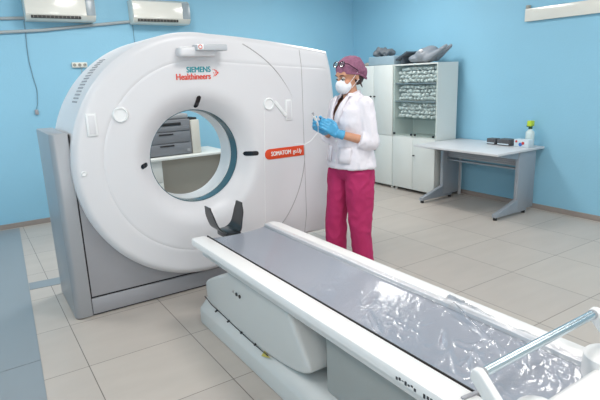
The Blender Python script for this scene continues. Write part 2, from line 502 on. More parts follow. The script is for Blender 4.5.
bm = bmesh.new(); y = FY
box(bm, 1.585, 1.735, y-.010, y+.01, 1.29, 1.318, .006, 2, Matrix.Rotation(math.radians(50), 3, 'Y'))
obj('control_bridge', bm, M['shell_light'], gan, 30)
disc_on('small_button', .207, .991, .017, .012, M['shell_light'], gan, 24)
def pill(name, x, z, L, w, ang, m):
    """rounded window that follows the curved cover"""
    bm = bmesh.new(); c, s_ = math.cos(ang), math.sin(ang); n, k = 16, 6
    F = []; B = []
    for i in range(n+1):
        u = -L/2+L*i/n
        e = max(0, abs(u)-(L/2-w/2)); hw = math.sqrt(max(1e-6, (w/2)**2-e*e))
        rf = []; rb = []
        for j in range(k+1):
            v = -hw+2*hw*j/k; px = x+u*c-v*s_; pz = z+u*s_+v*c; y = face_y(px, pz, 1)
            rf.append(bm.verts.new((px, y-.004, pz))); rb.append(bm.verts.new((px, y+.006, pz)))
        F.append(rf); B.append(rb)
    for i in range(n):
        for j in range(k):
            bm.faces.new((F[i][j], F[i+1][j], F[i+1][j+1], F[i][j+1])); bm.faces.new((B[i][j], B[i][j+1], B[i+1][j+1], B[i+1][j]))
        for j in (0, k): bm.faces.new((F[i][j], B[i][j], B[i+1][j], F[i+1][j]))
    for j in range(k):
        for i in (0, n): bm.faces.new((F[i][j], F[i][j+1], B[i][j+1], B[i][j]))
    return obj(name, bm, m, gan, 0)
pill('laser_window', 1.015, 1.39, .085, .032, math.radians(84), M['sensor'])
pill('laser_window', .598, .99, .06, .032, math.radians(12), M['sensor'])
pill('laser_window', 1.405, .985, .10, .034, math.radians(0), M['sensor'])
# orange name strip
bm = bmesh.new()
pts = [(1.862, .925), (1.862, 1.005)]
for i in range(13):
    t = PI/2+PI*i/12; pts.append((1.545+.04*math.cos(t), .965+.04*math.sin(t)))
prism(bm, pts, FY-.004, FY+.01, 'y', .001)
lab_o = obj('name_strip', bm, M['orange'], gan, 30)
text_obj('lettering', 'SOMATOM', .047, (1.558, FY-.005, .951), M['lettering_white'], lab_o, bold=.0014, sx=.78)
text_obj('lettering', 'go.Up', .047, (1.757, FY-.005, .951), M['lettering_white'], lab_o, bold=.0006, sx=.72)
text_obj('lettering', 'SIEMENS', .052, (.936, face_y(1.0, 1.61, 1)-.0025, 1.590), M['lettering_teal'], gan, bold=.0015, sx=.90)
text_obj('lettering', 'Healthineers', .057, (.857, face_y(1.0, 1.55, 1)-.0025, 1.543), M['lettering_red'], gan, bold=.0015, sx=.86)
bm = bmesh.new()
for dx, dz, r in ((0, .022, .005), (.012, .014, .006), (.024, 0, .008), (.012, -.014, .006), (0, -.022, .005), (-.012, .0, .0035), (-.014, .026, .0035), (-.014, -.026, .003), (.006, 0.0, .004), (-.006, -.012, .003)):
    c = (1.142+dx*.85, FY-.0015, 1.583+dz*.85); cyl(bm, c, (c[0], FY+.002, c[2]), r, n=12)
obj('dotted_emblem', bm, M['lettering_red'], gan)

# ------------------------------------------------------------------ patient table
tb = thing('patient_table', 'long white CT patient table with grey mattress and two raised side rails', 'patient table', (.95, -1.0, 0))
YH, YF = .0, -2.32
def rail(xo, xi, s):
    """moulded side rail; xo outer edge, xi inner edge"""
    bm = bmesh.new()
    prof = [(xo, .585), (xo, .605), (xo+s*.006, .617), (xo+s*.02, .6215), (xi-s*.012, .619), (xi-s*.002, .613), (xi, .60), (xi, .572), (xo+s*.03, .566)]
    ys = [YH+.012, YH, YH-.03, YH-.06] + [YH-.06-(YH-.06-YF)*i/20 for i in range(1, 21)]
    L = []
    for j, y in enumerate(ys):
        k = [.55, .25, .07, 0][j] if j < 4 else 0
        cx, cz = (xo+xi)/2+s*.01, .59
        L.append([bm.verts.new((x+(cx-x)*k, y-(.012 if j == 0 else 0)*0, z+(cz-z)*k)) for x, z in prof])
    n = len(prof)
    for a, b in zip(L, L[1:]):
        for i in range(n): bm.faces.new((a[i], a[(i+1) % n], b[(i+1) % n], b[i]))
    bm.faces.new(L[0]); bm.faces.new(L[-1][::-1])
    return bm
obj('side_rail', rail(.645, .752, 1), M['tablewhite'], tb, 40)
obj('side_rail', rail(1.252, 1.152, -1), M['tablewhite'], tb, 40)
bm = bmesh.new(); box(bm, .70, 1.20, YF, YH-.03, .50, .574, .02, 3); obj('table_deck', bm, M['tablewhite'], tb)
def mz(x, y):
    u = (x-.952)/.2
    return .588+.012*u*u
def grid(bm, x0, x1, y0, y1, nx, ny, f, thick=0.):
    V = [[bm.verts.new((x0+(x1-x0)*i/nx, y0+(y1-y0)*j/ny, 0)) for i in range(nx+1)] for j in range(ny+1)]
    for r in V:
        for v in r: v.co.z = f(v.co.x, v.co.y)
    for j in range(ny):
        for i in range(nx): bm.faces.new((V[j][i], V[j][i+1], V[j+1][i+1], V[j+1][i]))
    return V
bm = bmesh.new()
V = grid(bm, .762, 1.150, -2.12, -.03, 16, 60, mz)
geo = bmesh.ops.extrude_face_region(bm, geom=bm.faces[:])
for e in geo['geom']:
    if isinstance(e, bmesh.types.BMVert): e.co.z -= .02
obj('mattress', bm, M['mattress'], tb, 40)
bm = bmesh.new(); box(bm, .7525, .7575, -2.1, -.02, .575, .6172); obj('shadow_gap', bm, M['black'], tb, 0)  # solid black strip in place of the shade between rail and mattress

# foot end housing with the grab bar
bm = bmesh.new()
box(bm, .72, 1.20, -2.40, -2.13, .56, .65, .02, 4)
obj('foot_end_housing', bm, M['tablewhite'], tb)
bm = bmesh.new()
cyl(bm, (1.165, -2.145, .585), (1.165, -2.145, .668), .076, .074, 40)
ell(bm, (1.165, -2.145, .668), (.074, .074, .012))
pk = obj('pivot_cap', bm, M['tablewhite'], tb)
bm = bmesh.new(); cyl(bm, (1.165, -2.145, .677), (1.165, -2.145, .684), .03, .026, 32); obj('cap_disc', bm, M['shell_light'], pk)
bm = bmesh.new(); ell(bm, (.79, -2.15, .628), (.06, .07, .042)); obj('left_lobe', bm, M['tablewhite'], tb)
def arm(x0, x1):
    bm = bmesh.new()
    pts = [(-2.043, .748), (-2.044, .768), (-2.052, .779), (-2.066, .782), (-2.080, .774), (-2.22, .64), (-2.27, .585), (-2.19, .585), (-2.16, .63)]
    prism(bm, pts, x0, x1, 'x', .006, 3); return bm
la = obj('bar_bracket', arm(.628, .652), M['tablewhite'], tb, 40)
ra = obj('bar_bracket', arm(1.207, 1.231), M['tablewhite'], tb, 40)
for x, p_ in ((.656, la), (1.203, ra)):
    bm = bmesh.new(); cyl(bm, (x-.006, -2.062, .762), (x+.006, -2.062, .762), .0150, n=24); obj('bar_collar', bm, M['greypaint'], p_)
bm = bmesh.new(); cyl(bm, (.654, -2.062, .762), (1.205, -2.062, .762), .0135, n=32); obj('grab_bar', bm, M['steel'], tb)
bm = bmesh.new(); box(bm, .69, .76, -1.985, -1.972, .610, .626, .003, 2, Matrix.Rotation(math.radians(-6), 3, 'Z')); obj('strap_clip', bm, M['greypanel'], tb)

# printed marks on the near rail
bm = bmesh.new(); random.seed(3)
for i in range(7):
    y = -1.76-.013*i
    box(bm, .6435, .6452, y-.004, y+.004, .588+.004*(i % 3), .598+.004*(i % 2), 0)
obj('printed_marks', bm, M['lettering_dark'], tb, 0)
bm = bmesh.new()
for i in range(4):
    y = -1.875-.014*i
    box(bm, .6435, .6452, y-.005, y+.003, .586+.003*(i % 2), .600, 0)
obj('printed_marks', bm, M['lettering_dark'], tb, 0)

# cradle for the head
hh = None
bm = bmesh.new()
NS, NT = 36, 10
def cradle(u, v, side):
    # u -1..1 across, v 0..1 along +y ; side 0 inner, 1 outer
    a = abs(u)
    ang = u*math.radians(96)
    r = .088 + (.008 if side else 0)
    x = r*math.sin(ang)*(1.0)
    zc = .665
    z = zc - r*math.cos(ang)
    if a > .6:
        z += (a-.6)*.19; x += math.copysign((a-.6)*.05, u)
    w0 = .03+.05*smoothstep(.3, .8, a)+.03*smoothstep(.8, 1, a); w1 = .21-.02*smoothstep(.8, 1, a)
    y = w0+(w1-w0)*v
    return Vector((.948+x, y-.01, z))
G = []
for side in (0, 1):
    G.append([[bm.verts.new(cradle(-1+2*i/NS, j/NT, side)) for j in range(NT+1)] for i in range(NS+1)])
for side in (0, 1):
    for i in range(NS):
        for j in range(NT):
            bm.faces.new((G[side][i][j], G[side][i+1][j], G[side][i+1][j+1], G[side][i][j+1]))
for i in range(NS):
    for j in (0, NT): bm.faces.new((G[0][i][j], G[0][i+1][j], G[1][i+1][j], G[1][i][j]))
for j in range(NT):
    for i in (0, NS): bm.faces.new((G[0][i][j], G[0][i][j+1], G[1][i][j+1], G[1][i][j]))
hh = obj('head_cradle', bm, M['carbon'], tb, 40)
bm = bmesh.new(); box(bm, .905, .995, .0, .18, .545, .588, .008, 2); obj('cradle_neck', bm, M['carbon'], hh)

# lift housing and plinth
def loft(bm, secs):
    L = [[bm.verts.new(p) for p in s] for s in secs]
    n = len(L[0])
    for a, b in zip(L, L[1:]):
        for i in range(n): bm.faces.new((a[i], a[(i+1) % n], b[(i+1) % n], b[i]))
    bm.faces.new(L[0][::-1]); bm.faces.new(L[-1])
def rsec(x0, x1, y, z0, z1, rt, rb, n=6):
    P = []
    for (cx, cz, a0, r) in ((x1-rt, z1-rt, 0, rt), (x0+rt, z1-rt, PI/2, rt), (x0+rb, z0+rb, PI, rb), (x1-rb, z0+rb, 1.5*PI, rb)):
        for i in range(n+1):
            t = a0+PI/2*i/n; P.append(Vector((cx+r*math.cos(t), y, cz+r*math.sin(t))))
    return P
bm = bmesh.new()
secs = []
prof = [(.135, .79, .19, .262), (.128, .778, .175, .272), (.10, .768, .165, .285), (.03, .760, .155, .32), (-.1, .752, .148, .38), (-.3, .745, .142, .47),
        (-.5, .742, .142, .505), (-.7, .740, .148, .505), (-.85, .738, .165, .505), (-.90, .738, .173, .505), (-.95, .738, .181, .47), (-1.0, .739, .19, .41), (-1.05, .742, .203, .335), (-1.085, .748, .218, .275), (-1.10, .760, .232, .250)]
for y, x0, z0, z1 in prof:
    secs.append(rsec(x0, 1.90-x0, y, z0, z1, min(.03, (z1-z0)*.4), min(.02, (z1-z0)*.3)))
loft(bm, secs)
lh = obj('lift_housing', bm, M['pedestal'], tb, 45)
for i, (y, r, c) in enumerate(((-.36, .006, 0), (-.405, .010, 1), (-.445, .0105, 1))):
    bm = bmesh.new(); cyl(bm, (.7405-.003, y, .372), (.76, y, .372), r, n=16)
    obj('indicator_dot', bm, M['sensor'] if c else M['seam'], lh)
bm = bmesh.new()
secs = []
for y, dx in ((.135, .03), (.125, .006), (.10, 0), (-1.0, 0), (-1.95, 0), (-2.0, .03)):
    P = [(.716+dx, .004), (.716+dx, .085), (.722+dx, .100), (.735+dx, .112), (.775, .152), (.80, .16)]
    Q = [(1.9-x, z) for x, z in P[::-1]]
    secs.append([Vector((x, y, z)) for x, z in P+Q])
loft(bm, secs)
pl = obj('table_plinth', bm, M['pedestal'], tb, 50)
bm = bmesh.new()
tube(bm, [(.757-.018*smoothstep(.1, -.6, y)+.002, y, .1475+.02*smoothstep(.0, .12, y)) for y in [.12-.85*i/30 for i in range(31)]], .0026, 6)
obj('dark_seam', bm, M['black'], tb)
for y in (-.10, -.27, -.44, -.60):
    bm = bmesh.new(); cyl(bm, (.732, y, .150), (.75, y, .158), .006, n=12); obj('seam_screw', bm, M['foot'], tb)
bm = bmesh.new(); vs = [bm.verts.new(p) for p in ((.732, -.68, .124), (.752, -.68, .148), (.744, -.75, .141))]
bm.faces.new(vs); g_ = bmesh.ops.extrude_face_region(bm, geom=bm.faces[:])
for e in g_['geom']:
    if isinstance(e, bmesh.types.BMVert): e.co += Vector((-.002, 0, .003))
obj('warning_sticker', bm, M['yellow'], tb, 0)
bm = bmesh.new(); box(bm, .79, 1.11, -1.92, -1.16, .15, .50, .03, 4); obj('shaded_lift_column', bm, M['bedshade'], tb)  # block under the deck; the shade there is put into its grey
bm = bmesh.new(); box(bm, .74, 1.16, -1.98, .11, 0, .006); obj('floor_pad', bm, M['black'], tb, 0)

# clear film laid over the mattress, crumpled towards the foot end
def film_z(x, y):
    k = smoothstep(-.2, -2.0, y)
    base = mz(min(max(x, .757), 1.15), y)+.0025
    if x > 1.135: base = base + (.6235-base)*smoothstep(1.135, 1.155, x)
    p = Vector((x*3.2, y*2.2, 0))
    w = noise.noise(Vector((x*5+y*3, y*2.5-x*4, 3.1)))
    e = x*.86+y*.5; g = -x*.5+y*.86
    rid = max(0, 1-abs(noise.noise(Vector((e*7+w, g*17+w*.6, 1.7))))*2.6)**3
    rid2 = max(0, 1-abs(noise.noise(Vector((e*16-w, g*38+w*1.6, 5.7))))*2.6)**3
    patch = max(0, noise.noise(Vector((x*4.2, y*3.4, 9.3)))+.12)
    k2 = smoothstep(-.9, -1.75, y)
    z = base + (.0006+.0085*k2)*rid*patch*1.6 + (.0003+.0036*k2)*rid2*max(0, noise.noise(Vector((x*5, y*5, 2)))+.3)
    # two raised folds crossing over the far rail
    for (fx, fy, dx, dy, L, h, wd) in ((1.135, -1.56, -.30, -.94, .30, .050, .012), (1.15, -1.52, .03, -1, .34, .040, .010), (1.12, -1.86, -.15, -1, .22, .020, .008), (1.15, -1.84, .1, -1, .22, .018, .007), (.80, -1.5, .5, .86, .18, .012, .008), (.9, -1.72, .8, .6, .16, .012, .009), (.86, -1.85, .9, .4, .2, .012, .01)):
        n_ = math.hypot(dx, dy); ux, uy = dx/n_, dy/n_
        a = (x-fx)*ux+(y-fy)*uy; b = -(x-fx)*uy+(y-fy)*ux
        if -.02 < a < L:
            z += h*math.exp(-(b/wd)**2)*smoothstep(-.02, .02, a)*(1-a/L)
    return z
bm = bmesh.new(); grid(bm, .767, 1.170, -2.115, -.035, 110, 480, film_z)
o = obj('plastic_film', bm, M['film'], None, 60)
tag(o, 'crumpled clear plastic film covering the grey mattress of the patient table', 'plastic sheet')

# ------------------------------------------------------------------ tall cabinets on the right wall
def cabinet(y0, y1, glazed, label):
    x0, x1 = 4.41, 4.79
    t = thing('glazed_cabinet' if glazed else 'storage_cabinet', label, 'cabinet', ((x0+x1)/2, (y0+y1)/2, 0), 'white cabinets against the right wall')
    e = .018
    bm = bmesh.new()
    if glazed:
        box(bm, x0+.02, x1, y0, y0+e, .03, 1.65); box(bm, x0+.02, x1, y1-e, y1, .03, 1.65)
        box(bm, x0+.02, x1, y0+e, y1-e, 1.632, 1.65); box(bm, x1-.01, x1, y0+e, y1-e, .03, 1.632)
        box(bm, x0+.02, x1-.01, y0+e, y1-e, .72, .738); box(bm, x0+.04, x1-.01, y0+e, y1-e, .03, .05)
    else:
        box(bm, x0+.02, x1, y0, y1, .03, 1.65, .002)
    obj('carcass', bm, M['cabwhite'], t, 0)
    for fx in (x0+.05, x1-.05):
        for fy in (y0+.04, y1-.04):
            bm = bmesh.new(); cyl(bm, (fx, fy, 0), (fx, fy, .03), .02, n=16); obj('foot', bm, M['cabwhite'], t)
    ym = (y0+y1)/2
    for k, (a, b) in enumerate(((y0+.002, ym-.002), (ym+.002, y1-.002))):
        bm = bmesh.new(); box(bm, x0, x0+.018, a, b, .045, .722, .002); d = obj('lower_door', bm, M['cabwhite'], t)
        if k == 0 or not glazed:
            kk = (a+.04 if k else b-.03)
            bm = bmesh.new(); cyl(bm, (x0-.02, kk, .50), (x0, kk, .50), .008, .006, 16); ell(bm, (x0-.022, kk, .50), (.008, .012, .012), sub=2); obj('knob', bm, M['knob'], d)
        if glazed:
            bm = bmesh.new(); box(bm, x0+.002, x0+.007, a, b, .742, 1.63); d = obj('glass_door', bm, M['glass'], t, 0)
            for yy in (a+.03, b-.03):
                bm = bmesh.new(); box(bm, x0-.006, x0+.012, yy-.014, yy+.014, .748, .775, .003); obj('door_clip', bm, M['knob'], d)
        else:
            bm = bmesh.new(); box(bm, x0, x0+.018, a, b, .726, 1.648, .002); d = obj('upper_door', bm, M['cabwhite'], t)
            kk = (a+.04 if k else b-.03)
            bm = bmesh.new(); cyl(bm, (x0-.02, kk, 1.24), (x0, kk, 1.24), .008, .006, 16); ell(bm, (x0-.022, kk, 1.24), (.008, .012, .012), sub=2); obj('knob', bm, M['knob'], d)
    if glazed:
        for z in (.965, 1.19, 1.415):
            bm = bmesh.new(); box(bm, x0+.03, x1-.01, y0+e, y1-e, z-.012, z); obj('shelf', bm, M['glass'] if z < .97 else M['cabwhite'], t, 0)
            if z > .97:
                bm = bmesh.new(); box(bm, x0+.028, x0+.032, y0+e, y1-e, z-.018, z+.001); obj('shelf_edge', bm, M['headrest'], t, 0)
    return t
cabinet(1.47, 2.215, True, 'white cabinet with glass upper doors, shelves of packets and a plain side by the desk')
cabinet(2.22, 2.965, False, 'closed plain white double door cabinet behind the person, nearer the room corner')

# packets on the three upper shelves
base_meshes = []
random.seed(11)
for k in range(6):
    bm = bmesh.new(); ell(bm, (0, 0, .0), (.055, .0225, .0225), sub=3)
    for v in bm.verts:
        n_ = v.co.normalized()
        v.co += n_*(.013*noise.noise(v.co*45+Vector((k*7, 0, 0)))+.006*noise.noise(v.co*110+Vector((0, k*5, 0))))
    me = bpy.data.meshes.new('supply_packet'); bm.to_mesh(me); bm.free()
    for p in me.polygons: p.use_smooth = True
    me.materials.append(M['packet']); base_meshes.append(me)
for si, z in enumerate((.965, 1.19, 1.415)):
    for row in range(4):
        n_ = 11 - row % 2
        for c in range(n_):
            o = bpy.data.objects.new('supply_packet', base_meshes[random.randrange(6)]); C.objects.link(o)
            o.location = (4.515+random.uniform(-.012, .012), 1.53+(row % 2)*.030+c*.0612+random.uniform(-.004, .004), z+.028+row*.0475+random.uniform(-.004, .005))
            o.rotation_euler = (random.uniform(-1.4, 1.4), random.uniform(-.2, .2), random.uniform(-.25, .25))
            tag(o, ['small white wrapped packet piled on the lowest stocked shelf of the glass cabinet', 'small white wrapped packet piled on the middle stocked shelf of the glass cabinet',
                    'small white wrapped packet piled on the top stocked shelf of the glass cabinet'][si], 'packet', ['packets on the lowest stocked shelf', 'packets on the middle stocked shelf', 'packets on the top stocked shelf'][si])

# things lying on top of the cabinets
ZT = 1.651
bm = bmesh.new(); box(bm, 4.45, 4.76, 2.26, 2.74, ZT, ZT+.115, .012, 3, Matrix.Rotation(.05, 3, 'Z'))
tag(obj('foam_box', bm, M['boxblue']), 'flat blue-grey foam block lying on top of the plain cabinet', 'foam block')
def crumple(amp, sc, seed, zmin):
    def f(v):
        v.co += v.normal*amp*(noise.noise(v.co*sc+Vector((seed, 0, 0)))+.5*noise.noise(v.co*sc*2.3+Vector((0, seed, 0))))
        v.co.z = max(v.co.z, zmin)
    return f
bm = bmesh.new(); ell(bm, (4.6, 2.64, ZT+.175), (.12, .11, .06)); ell(bm, (4.6, 2.54, ZT+.165), (.1, .10, .05))
bm = remesh(bm, .012, 2, crumple(.035, 16, 3, ZT+.1165))
tag(obj('crumpled_bag', bm, M['bag'], None, 60), 'crumpled dark grey bag lying on the blue-grey foam block', 'bag')
bm = bmesh.new(); ell(bm, (4.52, 2.82, ZT+.02), (.06, .07, .03))
bm = remesh(bm, .01, 2, crumple(.01, 20, 5, ZT))
tag(obj('small_pouch', bm, M['beige'], None, 60), 'small beige pouch at the corner end of the plain cabinet top', 'pouch')
bm = bmesh.new(); box(bm, 4.47, 4.74, 2.02, 2.24, ZT+.085, ZT+.115, .008, 2, Matrix.Rotation(math.radians(-24), 3, 'X')); box(bm, 4.5, 4.7, 2.12, 2.17, ZT, ZT+.10, .01, 2)
tag(obj('wedge_board', bm, M['darkpanel']), 'dark slate tilted board on a block on the cabinet top', 'support board')
# moulded headrest with a hole and a flared wing
bm = bmesh.new()
ell(bm, (4.60, 1.93, ZT+.060), (.15, .13, .060)); ell(bm, (4.61, 1.82, ZT+.095), (.15, .15, .095)); ell(bm, (4.64, 1.78, ZT+.15), (.09, .10, .06))
caps(bm, (4.60, 1.74, ZT+.06), (4.60, 1.50, ZT+.19), .055, .022)
caps(bm, (4.70, 1.74, ZT+.07), (4.68, 1.50, ZT+.19), .055, .022)
caps(bm, (4.52, 1.74, ZT+.05), (4.56, 1.56, ZT+.14), .045, .022)
bm = remesh(bm, .01, 6, lambda v: setattr(v.co, 'z', max(v.co.z, ZT)))
hr = obj('moulded_headrest', bm, M['headrest'], None, 60); tag(hr, 'grey moulded headrest with a flared wing on the glazed cabinet top', 'headrest')
bm = bmesh.new(); ell(bm, (4.485, 1.80, ZT+.145), (.026, .03, .022)); obj('pale_hole_plug', bm, M['shell'], hr)

# ------------------------------------------------------------------ right hand desk
dk = thing('office_desk', 'pale desk with grey metal legs standing against the right wall', 'desk', (4.44, .93, 0))
bm = bmesh.new(); box(bm, 4.03, 4.85, .315, 1.455, .685, .71, .004, 2); obj('desktop', bm, M['desktop'], dk)
for y in (.36, 1.38):
    bm = bmesh.new(); box(bm, 4.44, 4.74, y-.022, y+.022, .05, .68, .006, 2); lg = obj('leg', bm, M['deskmetal'], dk)
    bm = bmesh.new(); prism(bm, [(4.09, .03), (4.09, .065), (4.14, .075), (4.46, .17), (4.46, .05), (4.62, .05), (4.62, .03)], y-.026, y+.026, 'y', .004); obj('foot_bar', bm, M['deskmetal'], lg)
    bm = bmesh.new(); prism(bm, [(4.13, .684), (4.13, .665), (4.45, .60), (4.45, .684)], y-.015, y+.015, 'y', .003); obj('bracket', bm, M['deskmetal'], lg)
    for x in (4.112, 4.60):
        bm = bmesh.new(); cyl(bm, (x, y, 0), (x, y, .034), .021, .019, 20); obj('rubber_foot', bm, M['foot'], lg)
bm = bmesh.new(); box(bm, 4.52, 4.535, .382, 1.358, .52, .66, .002); mp_ = obj('modesty_panel', bm, M['deskmetal'], dk)
bm = bmesh.new()
for r in range(5):
    for c in range(34):
        y = .41+c*.0275+(.012 if r % 2 else 0)
        box(bm, 4.5175, 4.5205, y, y+.014, .535+r*.022, .545+r*.022)
obj('perforation', bm, M['headrest'], mp_, 0)
bm = bmesh.new(); box(bm, 4.51, 4.545, .382, 1.358, .478, .498, .003); obj('cross_bar', bm, M['deskmetal'], dk)

bm = bmesh.new(); box(bm, 4.79, 4.82, 1.38, 1.41, 0, .684, .003); obj('rear_post', bm, M['desktop'], dk)
ZD = .711
bm = bmesh.new(); box(bm, 4.60, 4.70, .765, .870, ZD, ZD+.066, .004)
o = obj('storage_box', bm, M['speckle']); tag(o, 'small dark speckled box on the desk, farther from the spray bottle', 'box', 'dark boxes on the desk')
bm = bmesh.new(); box(bm, 4.597, 4.60, .77, .865, ZD+.012, ZD+.022); obj('pale_strip', bm, M['tissue'], o)
bm = bmesh.new(); box(bm, 4.59, 4.72, .575, .725, ZD, ZD+.070, .004)
o = obj('storage_box', bm, M['speckle']); tag(o, 'wider dark speckled box on the desk, next to the printed carton', 'box', 'dark boxes on the desk')
bm = bmesh.new(); box(bm, 4.587, 4.59, .58, .72, ZD+.012, ZD+.024); obj('pale_strip', bm, M['tissue'], o)
bm = bmesh.new(); box(bm, 4.61, 4.70, .355, .53, ZD, ZD+.082, .003)
o = obj('printed_carton', bm, M['tissue']); tag(o, 'pale blue and white printed carton on the desk in front of the spray bottle', 'carton')
bm = bmesh.new(); cyl(bm, (4.606, .42, ZD+.045), (4.612, .42, ZD+.045), .016, n=16); obj('red_spot', bm, M['red'], o)
bm = bmesh.new(); cyl(bm, (4.606, .45, ZD+.03), (4.612, .45, ZD+.03), .02, n=16); obj('blue_spot', bm, M['blueprint'], o)
bm = bmesh.new(); cyl(bm, (4.606, .50, ZD+.06), (4.612, .50, ZD+.06), .012, n=16); obj('red_spot', bm, M['red'], o)
sb = thing('spray_bottle', 'milky white spray bottle with yellow-green trigger at the wall end of the desk', 'bottle', (4.76, .44, ZD))
bm = bmesh.new()
L = []
for r, z in ((.036, 0), (.045, .006), (.046, .14), (.042, .155), (.028, .168), (.02, .175), (.02, .19)):
    L.append((r, z))
tube(bm, [(4.76, .44, ZD+z) for r, z in L], [r for r, z in L], 32); obj('body', bm, M['bottle'], sb)
bm = bmesh.new(); cyl(bm, (4.76, .44, ZD+.185), (4.76, .44, ZD+.215), .021, n=20); obj('collar', bm, M['greendark'], sb)
bm = bmesh.new(); box(bm, 4.725, 4.795, .415, .465, ZD+.215, ZD+.275, .008, 2); hd = obj('spray_head', bm, M['green'], sb)
bm = bmesh.new(); box(bm, 4.76, 4.78, .465, .485, ZD+.205, ZD+.26, .004, 2, Matrix.Rotation(.3, 3, 'X')); obj('trigger', bm, M['foot'], hd)

# wall mounted white rail on the right wall
wr = thing('wall_panel_rail', 'long white box rail mounted high on the right wall', 'wall rail', (4.84, -.4, 2.03))
bm = bmesh.new(); box(bm, 4.825, 4.859, -1.6, .64, 2.025, 2.155, .004, 2); obj('rail_cover', bm, M['acwhite'], wr)
bm = bmesh.new(); box(bm, 4.82, 4.86, .595, .63, 2.155, 2.19, .003); obj('end_clip', bm, M['beige'], wr)

# ------------------------------------------------------------------ back wall: air conditioners, conduits, socket, cable
def aircon(x0, x1, z0, label, wy):
    t = thing('air_conditioner', label, 'air conditioner', ((x0+x1)/2, Y1, z0), 'split air conditioners on the back wall')
    y1 = Y1-.002; y0 = Y1-.2
    bm = bmesh.new()
    prism(bm, [(y1, z0), (y1, z0+.27), (y0+.06, z0+.27), (y0+.01, z0+.24), (y0, z0+.18), (y0, z0+.055), (y0+.035, z0+.012), (y0+.07, z0)], x0, x1, 'x', .008, 3)
    obj('body', bm, M['acwhite'], t, 35)
    bm = bmesh.new(); prism(bm, [(y0-.006, z0+.06), (y0-.006, z0+.18), (y0+.006, z0+.243), (y0+.02, z0+.243), (y0+.01, z0+.06)], x0+.004, x1-.1, 'x', .002); obj('front_panel', bm, M['acwhite'], t, 35)
    bm = bmesh.new(); prism(bm, [(y0-.006, z0+.06), (y0-.006, z0+.18), (y0+.006, z0+.243), (y0+.02, z0+.243), (y0+.01, z0+.06)], x1-.098, x1-.004, 'x', .002); obj('display_section', bm, M['acgrey'], t, 35)
    bm = bmesh.new(); box(bm, x0+.05, x1-.16, y0-.001, y0+.04, z0+.022, z0+.05, .003, 2); vn = obj('air_outlet', bm, M['vent'], t)
    for k in range(12):
        xx = x0+.07+k*(x1-x0-.26)/11
        bm = bmesh.new(); box(bm, xx, xx+.004, y0-.003, y0+.02, z0+.024, z0+.048); obj('vane', bm, M['beige'], vn, 0)
    return t
aircon(.34, 1.04, 2.215, 'larger white split air conditioner at the top left, above the hanging cable', 0)
aircon(1.45, 2.145, 2.21, 'white split air conditioner above the gantry, right of the other one', 0)
bm = bmesh.new(); tube(bm, [(-2.5, 3.55, 2.19), (0, 3.55, 2.235), (.34, 3.55, 2.25)], .016, 12)
tag(obj('wall_conduit', bm, M['conduit']), 'short grey conduit running into the left side of the larger air conditioner', 'conduit')
bm = bmesh.new(); tube(bm, [(-2.5, 3.55, 2.02), (0, 3.55, 2.095), (.5, 3.55, 2.13), (1.0, 3.55, 2.19), (1.47, 3.55, 2.245)], .017, 12)
tag(obj('wall_conduit', bm, M['conduit']), 'long grey conduit along the back wall rising to the air conditioner above the gantry', 'conduit')
bm = bmesh.new()
tube(bm, [(.335, 3.562, 2.22), (.335, 3.562, 2.1), (.325, 3.562, 1.95), (.325, 3.562, 1.8), (.34, 3.562, 1.65), (.36, 3.562, 1.5), (.345, 3.562, 1.36), (.325, 3.562, 1.29)], .004, 8)
cb = obj('hanging_cable', bm, M['wire']); tag(cb, 'thin cable hanging down the back wall from the larger air conditioner', 'cable')
bm = bmesh.new(); box(bm, .305, .34, 3.545, 3.569, 1.235, 1.29, .005); obj('plug', bm, M['greypanel'], cb)
bm = bmesh.new(); tube(bm, [(1.485, 3.562, 2.21), (1.49, 3.562, 1.7), (1.49, 3.562, 1.0)], .0035, 8)
tag(obj('hanging_cable', bm, M['wire']), 'thin cable hanging below the air conditioner above the gantry', 'cable')
so = thing('wall_socket', 'ivory triple socket on the blue back wall left of the gantry top', 'socket', (.83, 3.57, 1.73))
bm = bmesh.new(); box(bm, .75, .915, 3.54, 3.569, 1.73, 1.788, .006); obj('plate', bm, M['socket'], so)
for k in range(3):
    bm = bmesh.new(); cyl(bm, (.777+k*.055, 3.536, 1.759), (.777+k*.055, 3.545, 1.759), .018, n=20); s_ = obj('outlet', bm, M['beige'], so)
    bm = bmesh.new()
    for d in (-.006, .006): cyl(bm, (.777+k*.055+d, 3.534, 1.759), (.777+k*.055+d, 3.538, 1.759), .0035, n=10)
    obj('pin_hole', bm, M['foot'], s_)
bm = bmesh.new(); tube(bm, [(.85, 3.562, 1.73), (.852, 3.562, 1.5), (.84, 3.562, 1.2)], .004, 8)
tag(obj('socket_cable', bm, M['conduit']), 'short pale cable dropping from the triple socket behind the gantry', 'cable')

